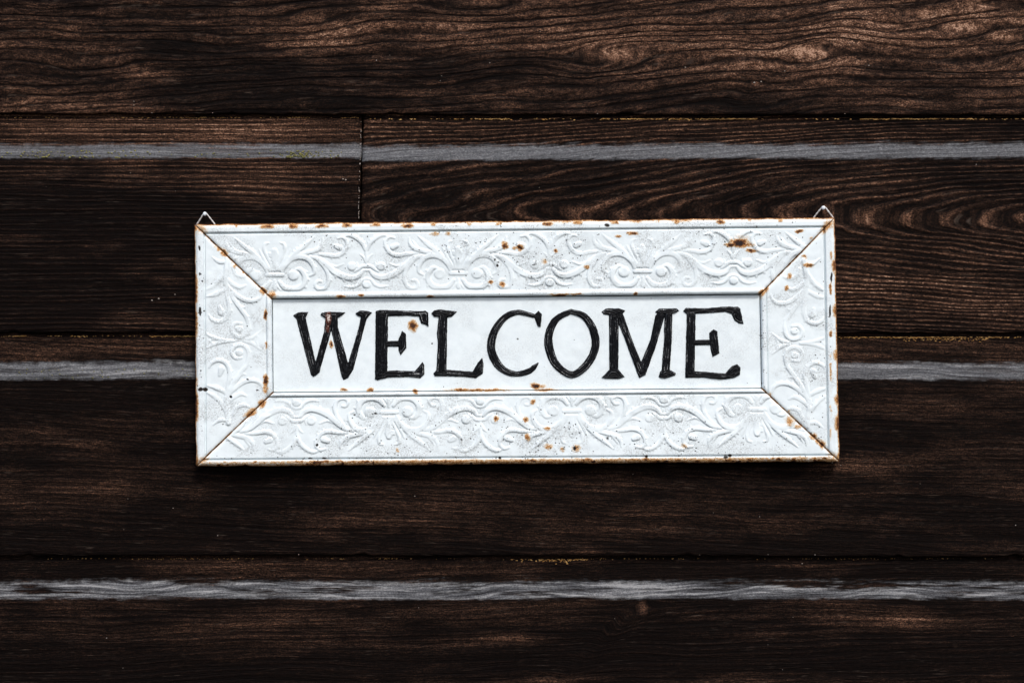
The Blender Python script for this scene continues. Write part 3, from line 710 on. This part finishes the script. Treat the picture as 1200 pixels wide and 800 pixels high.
# ------------------------------------------------------------------ letters (outlines in photo pixels)
def q7(pts): return np.array([(320 + x / 4, 340 + y / 4) for x, y in pts])
def q8(pts): return np.array([(600 + x / 4, 340 + y / 4) for x, y in pts])
W_ = [q7([(95, 118), (118, 104), (165, 102), (152, 128), (204, 355), (192, 404), (178, 395), (110, 135)]),
      q7([(188, 405), (200, 400), (217, 385), (272, 190), (282, 120), (255, 105), (228, 105), (222, 115), (245, 130), (240, 190), (195, 350), (182, 390)]),
      q7([(240, 102), (338, 104), (320, 120), (302, 128), (303, 170), (357, 360), (347, 410), (332, 420), (322, 405), (276, 200), (262, 120)]),
      q7([(333, 419), (352, 410), (377, 370), (437, 135), (462, 105), (440, 97), (410, 95), (387, 108), (395, 118), (412, 125), (405, 165), (350, 350), (328, 400)])]
E1 = [q7([(482, 97), (505, 93), (540, 100), (535, 385), (520, 410), (490, 420), (478, 415)]),
      q7([(480, 104), (500, 92), (640, 98), (715, 97), (727, 106), (728, 170), (712, 160), (695, 155), (683, 122), (640, 119), (500, 122)]),
      q7([(505, 238), (590, 237), (600, 263), (505, 264)]),
      q7([(588, 230), (605, 190), (621, 205), (625, 270), (598, 302), (588, 280)]),
      q7([(480, 380), (560, 376), (665, 379), (700, 338), (708, 350), (709, 393), (690, 411), (640, 405), (540, 408), (488, 422)])]
L_ = [q7([(742, 108), (755, 94), (780, 90), (862, 100), (840, 122), (815, 128), (780, 126), (755, 124)]),
      q7([(778, 100), (817, 105), (812, 385), (790, 400), (765, 390), (773, 250), (769, 200)]),
      q7([(752, 390), (765, 375), (790, 371), (935, 381), (960, 340), (980, 317), (986, 345), (983, 390), (950, 412), (900, 405), (800, 402), (758, 402)])]
M_ = [q8([(422, 101), (440, 87), (500, 84), (530, 95), (515, 115), (490, 125), (450, 116), (428, 112)]),
      q8([(455, 105), (500, 110), (498, 390), (457, 390)]),
      q8([(420, 408), (440, 390), (460, 368), (498, 370), (512, 388), (528, 405), (500, 415), (440, 414)]),
      q8([(484, 108), (520, 112), (562, 230), (610, 350), (628, 395), (597, 410), (585, 380), (530, 230), (494, 140)]),
      q8([(590, 395), (600, 350), (650, 230), (672, 120), (690, 100), (718, 108), (705, 155), (675, 260), (626, 395), (600, 408)]),
      q8([(672, 101), (690, 87), (770, 85), (783, 95), (765, 106), (735, 115), (690, 113)]),
      q8([(716, 105), (752, 105), (749, 230), (738, 390), (700, 390), (714, 230)]),
      q8([(688, 405), (695, 380), (715, 368), (745, 375), (768, 388), (765, 398), (745, 405), (720, 413), (695, 410)])]
E2 = [q8([(803, 97), (815, 83), (850, 84), (900, 85), (990, 78), (1058, 77), (1070, 88), (1085, 158), (1062, 155), (1042, 140), (1030, 112), (1000, 101), (900, 108), (820, 111)]),
      q8([(820, 98), (860, 100), (856, 380), (850, 402), (812, 408)]),
      q8([(835, 234), (927, 231), (932, 256), (840, 257)]),
      q8([(925, 200), (945, 184), (962, 192), (972, 295), (940, 312), (932, 280), (926, 240)]),
      q8([(812, 385), (850, 378), (960, 388), (1000, 390), (1030, 355), (1055, 346), (1070, 362), (1068, 395), (1040, 410), (980, 418), (900, 408), (815, 410)])]
C_ = [np.array([(627.5, 367.5), (631, 364), (635, 368), (633.5, 383.2), (630, 382), (627, 374)]),
      ('s', [(629, 371), (622, 369), (614, 366.8), (605, 366), (592, 371.5), (581, 385), (576, 400), (576.5, 413), (583.5, 427), (594, 435.5), (607, 438), (620, 434.5), (626, 430), (630.5, 425.5)],
       [2.2, 2.6, 3.0, 3.2, 3.9, 4.6, 5, 5, 4.8, 4.0, 3.3, 3.6, 3.0, 1.0])]
oc = [(275, 99), (335, 120), (375, 172), (392, 240), (380, 300), (340, 360), (288, 395), (240, 378), (195, 330), (171, 250), (178, 190), (210, 133), (275, 99)]
O_ = [('s', [(600 + x / 4, 340 + y / 4) for x, y in oc], [3.0, 4.0, 4.6, 4.9, 4.7, 4.6, 4.0, 4.2, 4.8, 5.0, 4.8, 3.9, 3.0])]
def sd_poly(P, X, Y):
    n = len(P); d = np.full(X.shape, 1e9); inside = np.zeros(X.shape, bool)
    for i in range(n):
        x1, y1 = P[i]; x2, y2 = P[(i + 1) % n]; ex, ey = x2 - x1, y2 - y1
        t = np.clip(((X - x1) * ex + (Y - y1) * ey) / (ex * ex + ey * ey), 0, 1)
        d = np.minimum(d, np.hypot(X - x1 - t * ex, Y - y1 - t * ey))
        c = (y1 > Y) != (y2 > Y)
        xi = (x2 - x1) * (Y - y1) / (y2 - y1 if y2 != y1 else 1e-9) + x1
        inside ^= c & (X < xi)
    return np.where(inside, -d, d)
def sd_stroke(P, R, X, Y):
    p, r = crspline(P, R, 6); d = np.full(X.shape, 1e9)
    for i in range(len(p) - 1):
        e = p[i + 1] - p[i]; L2 = max(e @ e, 1e-9)
        t = np.clip(((X - p[i][0]) * e[0] + (Y - p[i][1]) * e[1]) / L2, 0, 1)
        d = np.minimum(d, np.hypot(X - p[i][0] - t * e[0], Y - p[i][1] - t * e[1]) - (r[i] * (1 - t) + r[i + 1] * t))
    return d
def letter(shapes, seed, lab):
    allp = np.concatenate([np.array(s_[1]) if isinstance(s_, tuple) else s_ for s_ in shapes])
    x0, y0 = allp.min(0) - 7; x1, y1 = allp.max(0) + 7; st = .42
    X, Y = np.meshgrid(np.arange(x0, x1, st), np.arange(y0, y1, st))
    per = [sd_stroke(s_[1], s_[2], X, Y) if isinstance(s_, tuple) else sd_poly(s_, X, Y) - .25 for s_ in shapes]
    sd_ = np.min(per, 0)
    sd_ = sd_ + .9 * (fbm(X / 5, Y / 5, seed, 3) - .5)
    gy, gx = np.gradient(sd_, st)
    gl = np.maximum(np.hypot(gx, gy), .3)
    out = np.clip(sd_, 0, None)
    X2 = X - gx / gl * np.clip(out, 0, .8) ; Y2 = Y - gy / gl * np.clip(out, 0, .8)
    dd = -sd_
    # each brush stroke is its own rounded ridge; the overlap keeps a seam
    h = np.full(X.shape, -1.0)
    for p_ in per:
        h = np.maximum(h, 2.1 * np.sqrt(np.clip(1 - (1 - np.clip(-p_ / 4.6, 0, 1)) ** 2, 0, 1)))
    h = np.where(dd > 0, np.maximum(h, .4) + .35 * np.sin(dd * 2.6 + 5 * fbm(X / 11, Y / 11, seed + 3, 2)) * sstep(.3, 1.2, dd) + .5 * (fbm(X / 3, Y / 3, seed + 4, 2) - .5), -1.2)
    panel_z = 0.2
    ph = fbm(X / 16, Y / 16, seed + 5, 2)
    s1 = sstep(.72, .98, np.sin(dd * 2.3 + 9 * ph) * .5 + .5) * sstep(.36, .58, fbm(X / 9, Y / 9, seed + 6, 3)) * sstep(.6, 1.4, dd) * (1 - sstep(3.6, 4.6, dd))
    s2 = sstep(.66, .8, fbm(X / 1.6, Y / 1.6, seed + 7, 2)) * .5
    streak = np.clip(s1 * .85 + s2 * .7 * sstep(.5, 1, dd), 0, 1)
    rust = np.zeros_like(X)
    if lab == 'W':
        for cx, cy, rx, ry, s_ in [(385, 372, 4, 9, .95), (384, 384, 3, 7, .7), (388.5, 400, 2.5, 5, .8)]:
            rust = np.maximum(rust, s_ * np.exp(-((X - cx) / rx) ** 2 - ((Y - cy) / ry) ** 2))
    if lab == 'E':
        streak = np.maximum(streak, 1.0 * np.exp(-((X - 488.5) / 5) ** 2 - ((Y - 438) / 1.3) ** 2))
    ny, nx = X.shape
    ins = sd_ < 0
    cell = ins[:-1, :-1] | ins[1:, :-1] | ins[1:, 1:] | ins[:-1, 1:]
    f = grid_faces(ny, nx)[cell.ravel()]
    used = np.unique(f); mp = -np.ones(nx * ny, int); mp[used] = np.arange(len(used))
    V = to_world(X2, Y2, h + panel_z).reshape(-1, 3)[used]
    o = mesh_obj('letter', V, mp[f], M_PAINT, sign, dict(streak=streak.ravel()[used], rust=rust.ravel()[used],
                 pix=np.stack([X, Y, np.full_like(X, seed)], -1).reshape(-1, 3)[used]))
    o['label'] = 'raised black painted capital letter ' + lab
for k, (sh, lab) in enumerate([(W_, 'W'), (E1, 'E'), (L_, 'L'), (C_, 'C'), (O_, 'O'), (M_, 'M'), (E2, 'E')]):
    letter(sh, 200 + 17 * k, lab)

# ------------------------------------------------------------------ hanging wires and nails
def tube(name, pts, rads, mat, parent, n=10, caps=True):
    pts = [Vector(p) for p in pts]; vs = []; fs = []
    for i, p in enumerate(pts):
        t = (pts[min(i + 1, len(pts) - 1)] - pts[max(i - 1, 0)]).normalized()
        up = Vector((0, 0, 1)) if abs(t.z) < .9 else Vector((1, 0, 0))
        u = t.cross(up).normalized(); v = u.cross(t)
        for k in range(n):
            a = 2 * math.pi * k / n; vs.append(p + (u * math.cos(a) + v * math.sin(a)) * rads[i])
    for i in range(len(pts) - 1):
        for k in range(n):
            k2 = (k + 1) % n; fs.append((i * n + k, i * n + k2, (i + 1) * n + k2, (i + 1) * n + k))
    if caps: fs.append(tuple(range(n))[::-1]); fs.append(tuple((len(pts) - 1) * n + k for k in range(n)))
    return mesh_obj(name, vs, fs, mat, parent)
def wp(x, y, d): return (float(wx(x, d)), -d, float(wz(y, d)))
def wire(pts_px, r):
    P, _ = crspline([(x, y) for x, y, d in pts_px], [1] * len(pts_px), 5)
    dep = np.interp(np.linspace(0, 1, len(P)), np.linspace(0, 1, len(pts_px)), [d for _, _, d in pts_px])
    tube('hanging_wire', [wp(x, y, d) for (x, y), d in zip(P, dep)], [r * S * (1 + .18 * math.sin(i * 1.7)) for i in range(len(P))], M_WIRE, sign, 8)
wire([(229.8, 264.5, .005), (232, 261.0, .006), (235.6, 255.4, .0085), (238.4, 250.6, .0105), (240, 249.0, .011), (241.8, 250.2, .0105), (245.4, 254.6, .0085), (249.6, 260.0, .006), (252, 263.2, .005)], .85)
wire([(952, 257.5, .005), (954.8, 253.6, .006), (958.4, 248.8, .0085), (962.6, 243.9, .0105), (964.6, 242.3, .011), (966.8, 242.9, .0105), (970.4, 247.4, .0085), (974.8, 253.2, .006), (976.5, 256, .005)], .9)
def nail(x, y):
    d = .0125
    tube('nail', [wp(x, y, -.010), wp(x, y, d - .0016), wp(x, y, d - .0015), wp(x, y, d - .0003), wp(x, y, d)],
         [1.0 * S, 1.0 * S, 2.1 * S, 2.3 * S, 1.6 * S], M_NAIL, wall, 14)
nail(240.0, 250.6); nail(964.7, 243.6)
